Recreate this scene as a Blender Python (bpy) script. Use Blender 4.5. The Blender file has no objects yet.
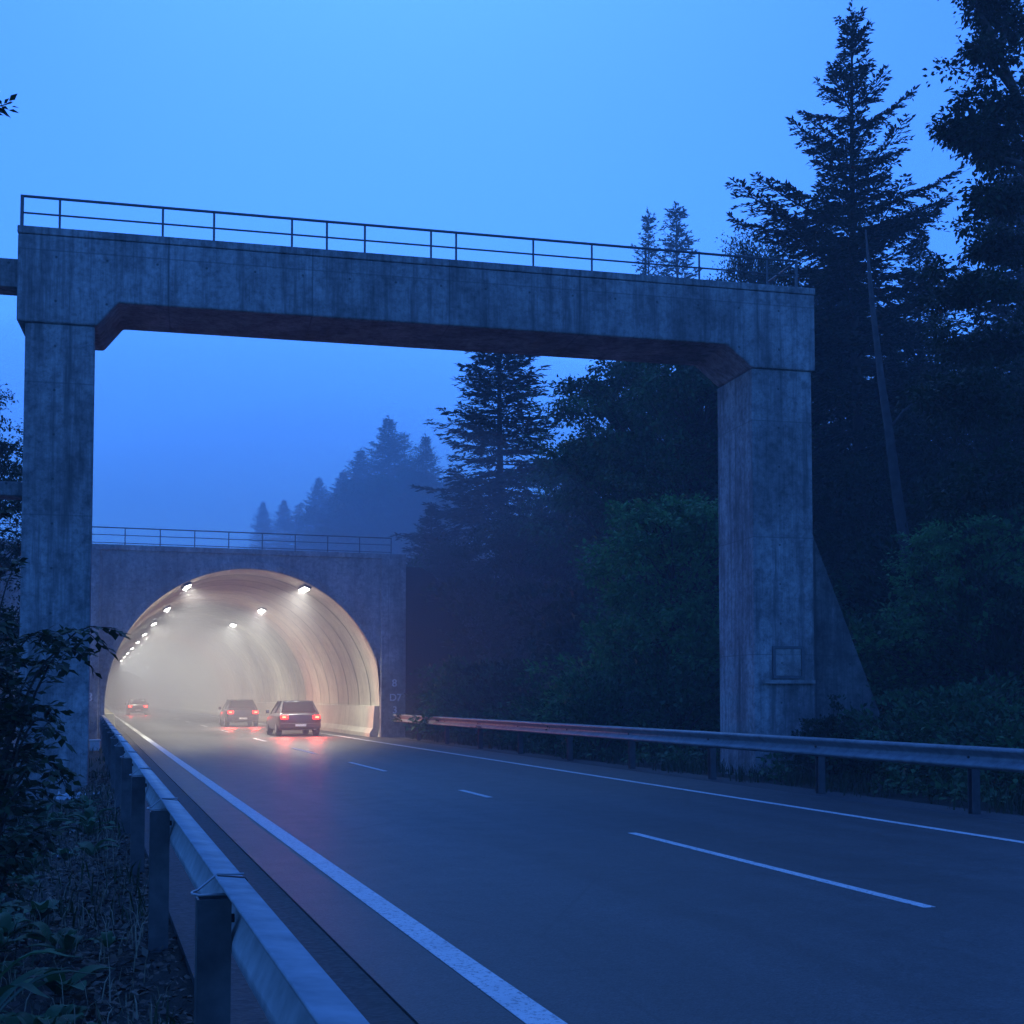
import bpy, math, random
import numpy as np
from mathutils import Vector, Matrix
R = math.radians
S = bpy.context.scene
COL = S.collection
rng = np.random.default_rng(7)
random.seed(7)

# ------------------------------------------------------------------ helpers
def tag(o, label=None, cat=None, group=None, kind=None):
    if label: o['label'] = label
    if cat: o['category'] = cat
    if group: o['group'] = group
    if kind: o['kind'] = kind
    return o

def empty(name, loc, rz=0, **k):
    o = bpy.data.objects.new(name, None); COL.objects.link(o)
    o.location = loc; o.rotation_euler = (0, 0, rz); o.empty_display_size = .3
    return tag(o, **k)

class MB:
    """collects shapes that end up as ONE mesh"""
    def __init__(s): s.v = []; s.f = []
    def add(s, vs, fs):
        n = len(s.v); s.v += [tuple(p) for p in vs]; s.f += [tuple(i + n for i in f) for f in fs]
        return s
    def box(s, x0, x1, y0, y1, z0, z1):
        return s.add([(x0,y0,z0),(x1,y0,z0),(x1,y1,z0),(x0,y1,z0),(x0,y0,z1),(x1,y0,z1),(x1,y1,z1),(x0,y1,z1)],
                     [(0,3,2,1),(4,5,6,7),(0,1,5,4),(1,2,6,5),(2,3,7,6),(3,0,4,7)])
    def prism(s, poly, a0, a1, axis='y'):
        """extrude a polygon; poly given as (x,z) for axis y, (y,z) for x, (x,y) for z"""
        def P(p, a): return (p[0], a, p[1]) if axis == 'y' else ((a, p[0], p[1]) if axis == 'x' else (p[0], p[1], a))
        n = len(poly); vs = [P(p, a0) for p in poly] + [P(p, a1) for p in poly]
        fs = [tuple(range(n)), tuple(range(2*n-1, n-1, -1))] + [(i, n+i, n+(i+1) % n, (i+1) % n) for i in range(n)]
        return s.add(vs, fs)
    def sheet(s, prof, a0, a1, axis='y', steps=1):
        """open profile swept along the axis"""
        vs = []; fs = []; n = len(prof)
        for k in range(steps+1):
            a = a0 + (a1-a0)*k/steps
            for p in prof: vs.append((p[0], a, p[1]) if axis == 'y' else (a, p[0], p[1]))
        for k in range(steps):
            for i in range(n-1):
                fs.append((k*n+i, k*n+i+1, (k+1)*n+i+1, (k+1)*n+i))
        return s.add(vs, fs)
    def tube(s, pts, rad, n=8, caps=True):
        pts = [Vector(p) for p in pts]; m = len(pts)
        rad = [rad]*m if not hasattr(rad, '__len__') else rad
        vs = []; fs = []; up = None
        for i, p in enumerate(pts):
            d = (pts[min(i+1, m-1)] - pts[max(i-1, 0)])
            d = d.normalized() if d.length > 1e-9 else Vector((0,0,1))
            if up is None: up = d.orthogonal().normalized()
            else:
                up = (up - d*up.dot(d)); up = up.normalized() if up.length > 1e-6 else d.orthogonal().normalized()
            w = d.cross(up)
            for k in range(n):
                a = 2*math.pi*k/n; vs.append(p + (up*math.cos(a) + w*math.sin(a))*rad[i])
        for i in range(m-1):
            for k in range(n):
                fs.append((i*n+k, i*n+(k+1) % n, (i+1)*n+(k+1) % n, (i+1)*n+k))
        if caps: fs.append(tuple(range(n-1, -1, -1))); fs.append(tuple((m-1)*n+k for k in range(n)))
        return s.add(vs, fs)
    def build(s, name, mat, parent=None, smooth=False, bevel=0, loc=None, shift=(0,0,0)):
        me = bpy.data.meshes.new(name)
        sx, sy, sz = shift
        me.from_pydata([(v[0]-sx, v[1]-sy, v[2]-sz) for v in s.v], [], s.f); me.update()
        o = bpy.data.objects.new(name, me); COL.objects.link(o)
        if mat: me.materials.append(mat)
        import bmesh
        bm = bmesh.new(); bm.from_mesh(me); bmesh.ops.recalc_face_normals(bm, faces=bm.faces); bm.to_mesh(me); bm.free()
        if smooth:
            me.polygons.foreach_set('use_smooth', [True]*len(me.polygons))
        if bevel:
            b = o.modifiers.new('b', 'BEVEL'); b.width = bevel; b.segments = 2; b.limit_method = 'ANGLE'; b.angle_limit = R(35)
        if parent: o.parent = parent
        if loc: o.location = loc
        return o

def quads_mesh(name, V, mat, tri=False):
    """V: (n, 4, 3) array of leaf quads -> a mesh (fast)"""
    n = len(V); me = bpy.data.meshes.new(name)
    me.vertices.add(n*4); me.vertices.foreach_set('co', V.reshape(-1).astype(np.float32))
    me.loops.add(n*4); me.loops.foreach_set('vertex_index', np.arange(n*4, dtype=np.int32))
    me.polygons.add(n); me.polygons.foreach_set('loop_start', np.arange(0, n*4, 4, dtype=np.int32))
    me.polygons.foreach_set('loop_total', np.full(n, 4, dtype=np.int32))
    me.update(calc_edges=True); me.materials.append(mat)
    return me

def unit(a): return a/np.maximum(np.linalg.norm(a, axis=-1, keepdims=True), 1e-9)
def leaves(C, A, L, W, flat=.5, rg=rng):
    """leaf diamonds: centres C, axes A, lengths L, half widths W"""
    n = len(C); A = unit(A)
    r = rg.normal(size=(n, 3)); r[:, 2] *= flat
    B = unit(np.cross(A, np.cross(r, A) + 1e-6)); B = unit(np.cross(A, r)) if flat > .99 else unit(np.cross(np.stack([r[:,0]*.5, r[:,1]*.5, np.ones(n)], 1), A))
    N = unit(np.cross(A, B))
    L = np.broadcast_to(L, (n,))[:, None]; W = np.broadcast_to(W, (n,))[:, None]
    p0 = C; p2 = C + A*L - N*L*.06; m = C + A*L*.45
    return np.stack([p0, m + B*W + N*W*.25, p2, m - B*W + N*W*.25], 1)

def copy_tree(o, parent=None):
    c = o.copy(); COL.objects.link(c)
    if parent: c.parent = parent
    for ch in list(o.children): copy_tree(ch, c)
    return c

# ------------------------------------------------------------------ materials
def new_mat(name):
    m = bpy.data.materials.new(name); m.use_nodes = True; nt = m.node_tree
    return m, nt, nt.nodes['Principled BSDF']
def N(nt, t, **k):
    n = nt.nodes.new(t)
    for a, b in k.items(): setattr(n, a, b)
    return n
def noise(nt, vec, scale, detail=6, rough=.6, stretch=None):
    mp = N(nt, 'ShaderNodeMapping'); nt.links.new(vec, mp.inputs[0])
    if stretch: mp.inputs['Scale'].default_value = stretch
    n = N(nt, 'ShaderNodeTexNoise'); n.inputs['Scale'].default_value = scale; n.inputs['Detail'].default_value = detail
    n.inputs['Roughness'].default_value = rough; nt.links.new(mp.outputs[0], n.inputs['Vector'])
    return n.outputs['Fac']
def ramp(nt, fac, stops):
    r = N(nt, 'ShaderNodeValToRGB'); nt.links.new(fac, r.inputs[0]); e = r.color_ramp.elements
    while len(e) < len(stops): e.new(.5)
    for k, (p, c) in enumerate(stops):
        e[k].position = p; e[k].color = (*c, 1) if len(c) == 3 else c
    return r.outputs[0]
def mixc(nt, fac, a, b, mode='MIX'):
    m = N(nt, 'ShaderNodeMix', data_type='RGBA', blend_type=mode)
    for s, v in ((m.inputs[0], fac), (m.inputs[6], a), (m.inputs[7], b)):
        if hasattr(v, 'links') or isinstance(v, bpy.types.NodeSocket): nt.links.new(v, s)
        elif isinstance(v, (int, float)): s.default_value = v
        else: s.default_value = (*v, 1)
    return m.outputs[2]
def bump(nt, p, h, strength=.3, dist=.02):
    b = N(nt, 'ShaderNodeBump'); b.inputs['Strength'].default_value = strength; b.inputs['Distance'].default_value = dist
    nt.links.new(h, b.inputs['Height']); nt.links.new(b.outputs[0], p.inputs['Normal'])
def coord(nt): return N(nt, 'ShaderNodeTexCoord').outputs['Object']

def concrete(name, base=(.36,.36,.355), dark=(.11,.11,.108), streak=.9, board=True, sc=1.0, joints=True):
    m, nt, p = new_mat(name); c = coord(nt)
    blotch = noise(nt, c, .9*sc, 8, .65)
    col = ramp(nt, blotch, [(.3, tuple(x*.72 for x in base)), (.52, base), (.75, tuple(min(1, x*1.22) for x in base))])
    fine = noise(nt, c, 9*sc, 8, .7)
    col = mixc(nt, .8, col, ramp(nt, fine, [(.32, (.42,.42,.42)), (.48, (.9,.9,.9)), (.68, (1.3,1.3,1.3))]), 'MULTIPLY')
    mott = noise(nt, c, 3.4*sc, 9, .72)
    col = mixc(nt, .8, col, ramp(nt, mott, [(.36, (.55,.55,.55)), (.5, (1,1,1)), (.66, (1.3,1.3,1.3))]), 'MULTIPLY')
    st = noise(nt, c, 1.0, 5, .7, stretch=(5.0*sc, 5.0*sc, .28*sc))
    col = mixc(nt, ramp(nt, st, [(.46, (0,0,0)), (.68, (streak,)*3)]), col, dark)
    st2 = noise(nt, c, 1.0, 3, .6, stretch=(14*sc, 14*sc, .6*sc))
    col = mixc(nt, ramp(nt, st2, [(.55, (0,0,0)), (.8, (.6*streak,)*3)]), col, dark)
    patch = noise(nt, c, .55*sc, 4, .55, stretch=(1.6, 1.6, .5))
    col = mixc(nt, .75, col, ramp(nt, patch, [(.36, (.5,.5,.5)), (.5, (.95,.95,.95)), (.66, (1.35,1.35,1.35))]), 'MULTIPLY')
    if joints:
        sx_ = N(nt, 'ShaderNodeSeparateXYZ'); nt.links.new(c, sx_.inputs[0])
        a_ = N(nt, 'ShaderNodeMath', operation='PINGPONG'); nt.links.new(sx_.outputs[0], a_.inputs[0]); a_.inputs[1].default_value = 1.37
        col = mixc(nt, ramp(nt, a_.outputs[0], [(.0, (.7,)*3), (.014, (.55,)*3), (.016, (0,0,0))]), col, dark)
        a2 = N(nt, 'ShaderNodeMath', operation='PINGPONG'); nt.links.new(sx_.outputs[2], a2.inputs[0]); a2.inputs[1].default_value = 1.25
        col = mixc(nt, ramp(nt, a2.outputs[0], [(.0, (.5,)*3), (.012, (.4,)*3), (.014, (0,0,0))]), col, dark)
        def rep_(out_, per, off):
            ad = N(nt, 'ShaderNodeMath', operation='ADD'); nt.links.new(out_, ad.inputs[0]); ad.inputs[1].default_value = off
            q_ = N(nt, 'ShaderNodeMath', operation='PINGPONG'); nt.links.new(ad.outputs[0], q_.inputs[0]); q_.inputs[1].default_value = per; return q_.outputs[0]
        cb = N(nt, 'ShaderNodeCombineXYZ'); nt.links.new(rep_(sx_.outputs[0], .46, .23), cb.inputs[0]); nt.links.new(rep_(sx_.outputs[2], .42, .2), cb.inputs[1])
        ln_ = N(nt, 'ShaderNodeVectorMath', operation='LENGTH'); nt.links.new(cb.outputs[0], ln_.inputs[0])
        col = mixc(nt, ramp(nt, ln_.outputs['Value'], [(.0, (.8,)*3), (.022, (.7,)*3), (.026, (0,0,0))]), col, tuple(x*.4 for x in dark))
    pale = noise(nt, c, 2.3*sc, 10, .8)
    col = mixc(nt, ramp(nt, pale, [(.62, (0,0,0)), (.75, (.35,)*3)]), col, tuple(min(1, x*1.7) for x in base))
    nt.links.new(col, p.inputs['Base Color']); p.inputs['Roughness'].default_value = .88
    h = noise(nt, c, 30*sc, 8, .7)
    if board:
        w = N(nt, 'ShaderNodeTexWave', wave_type='BANDS', bands_direction='X'); w.inputs['Scale'].default_value = 1.6; w.inputs['Distortion'].default_value = .15
        nt.links.new(c, w.inputs[0])
        a = N(nt, 'ShaderNodeMath', operation='MULTIPLY'); nt.links.new(ramp(nt, w.outputs['Fac'], [(.0,(0,0,0)),(.06,(1,1,1))]), a.inputs[0]); a.inputs[1].default_value = .5
        b = N(nt, 'ShaderNodeMath', operation='ADD'); nt.links.new(h, b.inputs[0]); nt.links.new(a.outputs[0], b.inputs[1]); h = b.outputs[0]
    bump(nt, p, h, .45, .012)
    return m

def plain(name, col, rough=.6, metal=0, nscale=12, var=.25, bstr=.1):
    m, nt, p = new_mat(name); c = coord(nt)
    n = noise(nt, c, nscale, 6)
    cc = ramp(nt, n, [(.3, tuple(x*(1-var) for x in col)), (.7, tuple(min(1, x*(1+var)) for x in col))])
    nt.links.new(cc, p.inputs['Base Color']); p.inputs['Roughness'].default_value = rough; p.inputs['Metallic'].default_value = metal
    if bstr: bump(nt, p, noise(nt, c, nscale*4, 6), bstr, .005)
    return m

def emis(name, col, strength):
    m, nt, p = new_mat(name); p.inputs['Base Color'].default_value = (*col, 1)
    p.inputs['Emission Color'].default_value = (*col, 1); p.inputs['Emission Strength'].default_value = strength
    m.cycles.emission_sampling = 'NONE'
    return m

def foliage(name, c1, c2, transl=.25, nscale=.7):
    m, nt, p = new_mat(name); c = coord(nt)
    g = N(nt, 'ShaderNodeNewGeometry'); oi = N(nt, 'ShaderNodeObjectInfo')
    n = noise(nt, c, nscale, 5, .7)
    a = N(nt, 'ShaderNodeMath', operation='ADD'); nt.links.new(n, a.inputs[0])
    b = N(nt, 'ShaderNodeMath', operation='MULTIPLY_ADD'); nt.links.new(g.outputs['Random Per Island'], b.inputs[0]); b.inputs[1].default_value = .35; b.inputs[2].default_value = -.17
    nt.links.new(b.outputs[0], a.inputs[1])
    col = ramp(nt, a.outputs[0], [(.3, c1), (.7, c2)])
    nt.links.new(col, p.inputs['Base Color']); p.inputs['Roughness'].default_value = .55
    p.inputs['Specular IOR Level'].default_value = .3
    t = N(nt, 'ShaderNodeBsdfTranslucent'); nt.links.new(col, t.inputs[0])
    mx = N(nt, 'ShaderNodeMixShader'); mx.inputs[0].default_value = transl
    nt.links.new(p.outputs[0], mx.inputs[1]); nt.links.new(t.outputs[0], mx.inputs[2])
    nt.links.new(mx.outputs[0], nt.nodes['Material Output'].inputs[0])
    return m

M = {}
M['conc'] = concrete('weathered_concrete')
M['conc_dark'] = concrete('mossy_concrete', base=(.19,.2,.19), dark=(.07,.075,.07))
M['conc_portal'] = concrete('portal_concrete', base=(.40,.39,.37), dark=(.2,.2,.19), streak=.6)
M['steel'] = plain('galvanised_steel', (.42,.43,.44), .48, .35, 7, .22, .06)
M['steel_dull'] = plain('dull_galvanised_steel', (.24,.25,.26), .5, .4, 5, .3, .06)
M['rail_paint'] = plain('grey_rail_steel', (.13,.14,.15), .5, .4, 12, .2)
M['post_steel'] = plain('post_steel', (.10,.105,.11), .5, .6, 8, .3)
M['dark_metal'] = plain('dark_metal', (.04,.04,.045), .5, .5)
M['rubber'] = plain('tyre_rubber', (.02,.02,.02), .8)
M['bark'] = plain('bark', (.055,.045,.038), .95, 0, 5, .5, .8)
M['bark_pale'] = plain('pale_bark', (.06,.058,.055), .9, 0, 5, .4, .6)
M['needle'] = foliage('needles', (.009,.022,.011), (.026,.055,.024))
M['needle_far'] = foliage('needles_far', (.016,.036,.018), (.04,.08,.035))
M['leaf'] = foliage('broadleaf', (.012,.05,.02), (.055,.18,.06))
M['leaf_bright'] = foliage('bright_leaf', (.03,.15,.045), (.11,.34,.10), .35)
M['leaf_dark'] = foliage('dark_leaf', (.010,.025,.009), (.03,.065,.02))
M['fern'] = foliage('verge_leaf', (.02,.075,.03), (.07,.19,.07), .3, 3)
M['grassm'] = foliage('grass_blade', (.010,.026,.009), (.03,.06,.02), .3, 2)
M['straw'] = plain('dry_stalk', (.30,.25,.16), .8)
M['paper'] = plain('pale_plastic', (.62,.64,.66), .4, 0, 20, .2)
M['white_paint'] = plain('white_paint', (.75,.76,.76), .5)
M['glass'] = plain('dark_glass', (.012,.013,.016), .08, 0, 3, .1, 0)

def asphalt(name, base, rough, glints=True, gsc=1.0):
    m, nt, p = new_mat(name); c = coord(nt)
    big = noise(nt, c, .35, 6, .6, stretch=(1.0, .12, 1))
    mid = noise(nt, c, 2.2, 6, .65)
    v = N(nt, 'ShaderNodeTexVoronoi'); v.inputs['Scale'].default_value = 75*gsc; nt.links.new(c, v.inputs['Vector'])
    col = ramp(nt, big, [(.3, tuple(x*.72 for x in base)), (.7, tuple(x*1.3 for x in base))])
    col = mixc(nt, .5, col, ramp(nt, mid, [(.35, (.65,.65,.65)), (.65, (1.15,1.15,1.15))]), 'MULTIPLY')
    col = mixc(nt, .6, col, ramp(nt, v.outputs['Color'], [(.1, (.25,.25,.25)), (.9, (1.9,1.9,1.9))]), 'MULTIPLY')
    gr = noise(nt, c, 16, 8, .8)
    col = mixc(nt, .7, col, ramp(nt, gr, [(.32, (.55,.55,.55)), (.5, (1,1,1)), (.7, (1.5,1.5,1.5))]), 'MULTIPLY')
    tr = noise(nt, c, 1.0, 4, .6, stretch=(1.5, .02, 1))
    col = mixc(nt, .8, col, ramp(nt, tr, [(.35, (.68,.68,.68)), (.65, (1.2,1.2,1.2))]), 'MULTIPLY')
    # wheel-path sealing: cracks
    cr = N(nt, 'ShaderNodeTexVoronoi', feature='DISTANCE_TO_EDGE'); cr.inputs['Scale'].default_value = .23
    mp = N(nt, 'ShaderNodeMapping'); mp.inputs['Scale'].default_value = (1.6, .7, 1)
    wv = mixc(nt, .12, c, N(nt, 'ShaderNodeTexNoise').outputs['Color'], 'ADD'); nt.links.new(wv, mp.inputs[0]); nt.links.new(mp.outputs[0], cr.inputs['Vector'])
    col = mixc(nt, ramp(nt, cr.outputs['Distance'], [(.0, (.55,)*3), (.006, (0,0,0))]), col, tuple(x*.35 for x in base))
    nt.links.new(col, p.inputs['Base Color'])
    r = N(nt, 'ShaderNodeMapRange'); nt.links.new(mid, r.inputs[0]); r.inputs[1].default_value = .3; r.inputs[2].default_value = .7
    r.inputs[3].default_value = rough-.04; r.inputs[4].default_value = rough+.05
    nt.links.new(r.outputs[0], p.inputs['Roughness'])
    bump(nt, p, v.outputs['Distance'], .25, .006*gsc**-.5)
    return m
M['asphalt'] = asphalt('asphalt', (.048,.049,.052), .50)
M['shoulder'] = asphalt('coarse_shoulder', (.04,.041,.043), .75, gsc=.35)

def line_paint():
    m, nt, p = new_mat('road_paint'); c = coord(nt)
    n = noise(nt, c, 28, 8, .75); n2 = noise(nt, c, 3, 5, .6)
    col = mixc(nt, ramp(nt, n, [(.53, (0,0,0)), (.60, (.75,)*3)]), (.72,.73,.74), (.16,.16,.17))
    col = mixc(nt, .5, col, ramp(nt, n2, [(.3, (.7,.7,.7)), (.6, (1,1,1))]), 'MULTIPLY')
    nt.links.new(col, p.inputs['Base Color']); p.inputs['Roughness'].default_value = .6
    bump(nt, p, n, .3, .004); return m
M['paint'] = line_paint()

def ground_mat():
    m, nt, p = new_mat('forest_ground'); c = coord(nt)
    a = noise(nt, c, 1.3, 8, .7); b = noise(nt, c, 14, 8, .75)
    col = ramp(nt, a, [(.35, (.03,.023,.016)), (.5, (.02,.02,.012)), (.68, (.014,.024,.011))])
    col = mixc(nt, .7, col, ramp(nt, b, [(.3, (.4,.4,.4)), (.7, (1.5,1.45,1.4))]), 'MULTIPLY')
    nt.links.new(col, p.inputs['Base Color']); p.inputs['Roughness'].default_value = .95
    bump(nt, p, b, .9, .06); return m
M['ground'] = ground_mat()

def lining_mat():
    m, nt, p = new_mat('tunnel_lining'); c = coord(nt)
    st = noise(nt, c, 1.0, 6, .7, stretch=(2.5, 4.5, .35)); b = noise(nt, c, .8, 8, .7)
    col = ramp(nt, b, [(.3, (.36,.34,.27)), (.6, (.53,.50,.39)), (.8, (.62,.58,.46))])
    col = mixc(nt, ramp(nt, st, [(.48, (0,0,0)), (.72, (.75,)*3)]), col, (.22,.20,.17))
    col = mixc(nt, .5, col, ramp(nt, noise(nt, c, 11, 7, .7), [(.3, (.6,.6,.6)), (.6, (1,1,1))]), 'MULTIPLY')
    nt.links.new(col, p.inputs['Base Color']); p.inputs['Roughness'].default_value = .7
    bump(nt, p, b, .3, .03); return m
M['lining'] = lining_mat()

# ------------------------------------------------------------------ terrain
CX, CZ, RAD = 5.9, 1.25, 5.33           # tunnel arch centre and radius
PY = 52.0                              # the portal wall's back face
def sm(t): t = max(0., min(1., t)); return t*t*(3-2*t)
def gz(x, y):
    z = 0.
    if x < .35: z = -.42*sm((.35-x)/1.4)
    if x < -5: z += .5*sm((-5-x)/8)
    if x > 12.2:
        s0 = 15.6 - 2.4*sm((y-36)/14)
        k = .36 + .25*sm((y-40)/12)
        t = max(0, x - s0); z += k*t*sm(t/3)
        z = min(z, 9 + 6*math.tanh(max(0, z-9)/8)) if z > 9 else z
    z += .05*math.sin(x*1.7+y*.6)*math.sin(y*1.1-x*.4) if (x < .1 or x > 12.6) else 0
    if y > 110 and x > 8: z += 12*sm((y-110)/110)*sm((x-8)/12)
    if y > PY + .5:
        pl = 7.1
        if x < -5: pl = 7.1 - 7.45*sm((-5-x)/6)
        if x > 13: pl = max(7.1 - 7.0*sm((x-13)/5), z)
        z = max(z, pl)
    return z
def terrain():
    xs = [-140,-100,-70,-50,-35,-25,-18,-13,-10,-8,-6.5,-5] + [round(-4.5+.5*i,2) for i in range(8)] + [-.8,-.4,-.1,.2,.35,3,6,9,11.2,11.8,12.2,12.7,13.2,13.7] + [14.2+.6*i for i in range(16)] + [24.5,26,28,31,35,40,47,56,70,90,120,160]
    ys = [-40,-25,-12,-6,-3,-1] + [i*.7 for i in range(0,72)] + [51.0, 52.45, 52.75, 54,56,58,61,65,70,76,84,94,106,120,140,165,200,250,320,420]
    xs = sorted(set(xs)); ys = sorted(set(ys)); nx = len(xs)
    b = MB()
    vs = []
    for y in ys:
        for x in xs:
            z = gz(x, y) - .07
            vs.append((x, y, z))
    fs = []
    for j in range(len(ys)-1):
        for i in range(nx-1):
            if ys[j] >= 52.4 and ys[j] < 52.6 and -.2 <= xs[i] and xs[i+1] <= 12.3: continue      # the tunnel mouth
            fs.append((j*nx+i, j*nx+i+1, (j+1)*nx+i+1, (j+1)*nx+i))
    b.add(vs, fs)
    return b.build('ground', M['ground'], smooth=True)
tag(terrain(), 'dark earth and forest slope on both sides of the road', 'ground', kind='structure')
# floor under the road inside the tunnel hill and the road itself
def strip(name, x0, x1, y0, y1, z, mat, label, thick=.05, steps=1):
    b = MB(); b.box(x0, x1, y0, y1, z-thick, z)
    return tag(b.build(name, mat), label, 'road' if 'mark' not in name and 'line' not in name else 'road marking', kind='structure')
strip('road', 1.565, 11.25, -30, 262, 0, M['asphalt'], 'dark asphalt carriageway running into the tunnel', .06)
strip('road_shoulder', .60, 1.56, -30, 262, -.012, M['shoulder'], 'coarse asphalt shoulder beside the left guardrail', .045)
mb = MB(); ex = [(1.545 + .02*math.sin(i*1.7)*random.random(), -30+i*1.0) for i in range(293)]
strip('edge_line_left', 2.06, 2.25, -30, 262, .006, M['paint'], 'solid white edge line beside the left shoulder', .004)
strip('edge_line_right', 9.74, 9.86, -30, 262, .006, M['paint'], 'solid white edge line on the right of the road', .004)
dash = [(8.5, 14.2), (19.9, 21.6), (27.6, 31.6), (36.8, 41.0), (47.5, 51.0), (60, 64), (72, 76), (84, 88), (96, 100), (108, 112), (-5, 0)]
for i, (a, c) in enumerate(dash):
    o = strip('lane_line', 6.05, 6.155, a, c, .006, M['paint'], 'white lane dash between the two lanes', .004)
# verge strip of gravel on the right of the road
strip('gravel_verge', 11.26, 12.15, -30, 51.0, -.02, M['shoulder'], 'gravel strip under the right guardrail', .04)

# ------------------------------------------------------------------ concrete gantry bridge over the road
g = empty('concrete_bridge', (-1.396, 25.64, 0), -.079, label='weathered concrete frame bridge with steel handrail spanning the road', cat='bridge')
TOP = 10.29
out = [(0,TOP),(16.26,TOP),(16.26,8.625),(14.79,8.625),(14.22,9.087),(1.81,9.087),(1.44,8.625),(0,8.625)]
MB().prism(out, 0, 1.9).build('beam', M['conc'], g, bevel=.035)
MB().box(-.012, 16.272, -.014, 1.915, TOP+.003, TOP+.15).build('coping', M['conc'], g, bevel=.02)
MB().prism([(.15,.06),(1.40,.06),(1.27,1.84),(.15,1.84)], -1.2, 8.622, 'z').build('pillar', M['conc'], g, bevel=.03)
MB().box(14.80, 16.19, .06, 1.98, -1.2, 8.622).build('pillar', M['conc'], g, bevel=.03)
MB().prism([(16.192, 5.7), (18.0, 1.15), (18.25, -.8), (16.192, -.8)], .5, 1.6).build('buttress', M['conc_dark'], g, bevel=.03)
MB().box(-9, -.002, .55, 1.15, 9.42, 9.97).build('side_beam', M['conc'], g, bevel=.02)
MB().box(-9, .148, .8, 1.4, 5.45, 5.72).build('side_strut', M['conc'], g, bevel=.02)
MB().box(15.27, 15.86, .02, .057, 2.05, 2.62).build('hatch', M['conc_portal'], g, bevel=.006)
b = MB(); b.prism([(15.20,1.99),(15.92,1.99),(15.92,2.68),(15.20,2.68),(15.20,2.622),(15.862,2.622),(15.862,2.048),(15.20,2.048)], .0, .056)
b.box(15.20,15.262,.0,.056,2.05,2.62); b.build('hatch_frame', M['rail_paint'], g)
MB().box(14.98, 16.15, -.05, .057, 1.88, 1.96).build('ledge', M['conc_portal'], g, bevel=.01)
# handrail
hr = TOP + .15
b = MB()
y0 = .28
b.tube([(.0,y0,hr+.66),(15.99,y0,hr+.66)], .028, 8); b.build('top_rail', M['rail_paint'], g, smooth=True)
MB().tube([(.0,y0,hr+.34),(15.99,y0,hr+.34)], .019, 8).build('mid_rail', M['rail_paint'], g, smooth=True)
for x in (0.03,.71,2.61,3.58,5.09,5.78,6.54,7.89,8.41,10.04,11.31,12.5,13.71,15.28,15.97):
    r_ = .034 if x in (.03, 15.97) else .022
    q = MB(); q.tube([(x,y0,hr-.01),(x,y0,hr+.66)], r_, 8); q.box(x-.06,x+.06,y0-.06,y0+.06,hr-.005,hr+.012)
    q.build('rail_post', M['rail_paint'], g)
for x in (15.97,):
    MB().tube([(x,y0,hr+.66),(x,1.7,hr+.66)], .026, 8).build('top_rail', M['rail_paint'], g, smooth=True)
    MB().tube([(x,1.7,hr),(x,1.7,hr+.66)], .03, 8).build('rail_post', M['rail_paint'], g)

# ------------------------------------------------------------------ tunnel
t = empty('tunnel_portal', (CX, 51.2, 0), label='arched concrete tunnel mouth with pale ribbed lining and railing on top', cat='tunnel')
def loc(b, name, mat, **k): return b.build(name, mat, t, shift=(CX, 51.2, 0), **k)
a0 = math.asin((-.35-CZ)/RAD)          # where the wall foot is
K = 72
def arc(r, n=K, zb=-.35):
    s = math.asin((zb-CZ)/r); return [(CX + r*math.cos(s + (math.pi-2*s)*i/n), CZ + r*math.sin(s + (math.pi-2*s)*i/n)) for i in range(n+1)]
A = arc(5.36)                          # right foot -> left foot
poly = [(A[0][0], -.8)] + A + [(A[-1][0], -.8), (-5.5, -.8), (-5.5, 7.15), (12.07, 7.15), (12.07, -.8)]
loc(MB().prism(poly, 51.2, 52.3), 'facade_wall', M['conc_portal'], bevel=0)
loc(MB().box(-5.6, 12.12, 51.12, 52.35, 7.152, 7.36), 'coping', M['conc_portal'], bevel=.02)
loc(MB().box(11.09, 12.10, 51.02, 51.198, -.8, 7.148), 'pilaster', M['conc_portal'], bevel=.02)
loc(MB().box(-.72, .34, 51.05, 51.198, -.8, 7.148), 'pilaster', M['conc_portal'], bevel=.02)
A1 = arc(5.33); A2 = arc(5.60)
A2 = [(min(x, 11.08), z) for x, z in A2]; A2 = [(max(x, .345), z) for x, z in A2]
loc(MB().prism(A1 + A2[::-1], 51.10, 51.197), 'arch_ring', M['conc_portal'], bevel=.01)
# lining: ribs with recessed joints
b = MB(); ys = []; y = 51.3
while y < 262:
    ys += [(y, 0), (y+2.30, 0), (y+2.305, .12), (y+2.42, .12), (y+2.425, 0)]; y += 2.45
ys = [q for i, q in enumerate(ys) if i == 0 or q[0]-ys[i-1][0] > 1e-4]
prof = [arc(5.33+dr, 56) for dr in (0, .12)]
vs = []; fs = []; n = 57
for k, (yy, dr) in enumerate(ys):
    for p in prof[0 if dr == 0 else 1]: vs.append((p[0], yy, p[1]))
    if k:
        for i in range(n-1): fs.append(((k-1)*n+i, (k-1)*n+i+1, k*n+i+1, k*n+i))
b.add(vs, fs)
lin = loc(b, 'lining', M['lining'], smooth=False)
lin.data.materials.append(plain('joint_sealant', (.09,.085,.075), .9))
for poly_ in lin.data.polygons:
    poly_.use_smooth = False
    if abs(((poly_.center.y + 51.2 - 51.3) % 2.45) - 2.363) < .07: poly_.material_index = 1
loc(MB().box(-1, 13, 262, 262.4, -1, 7), 'end_wall', M['conc_portal'])
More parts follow.
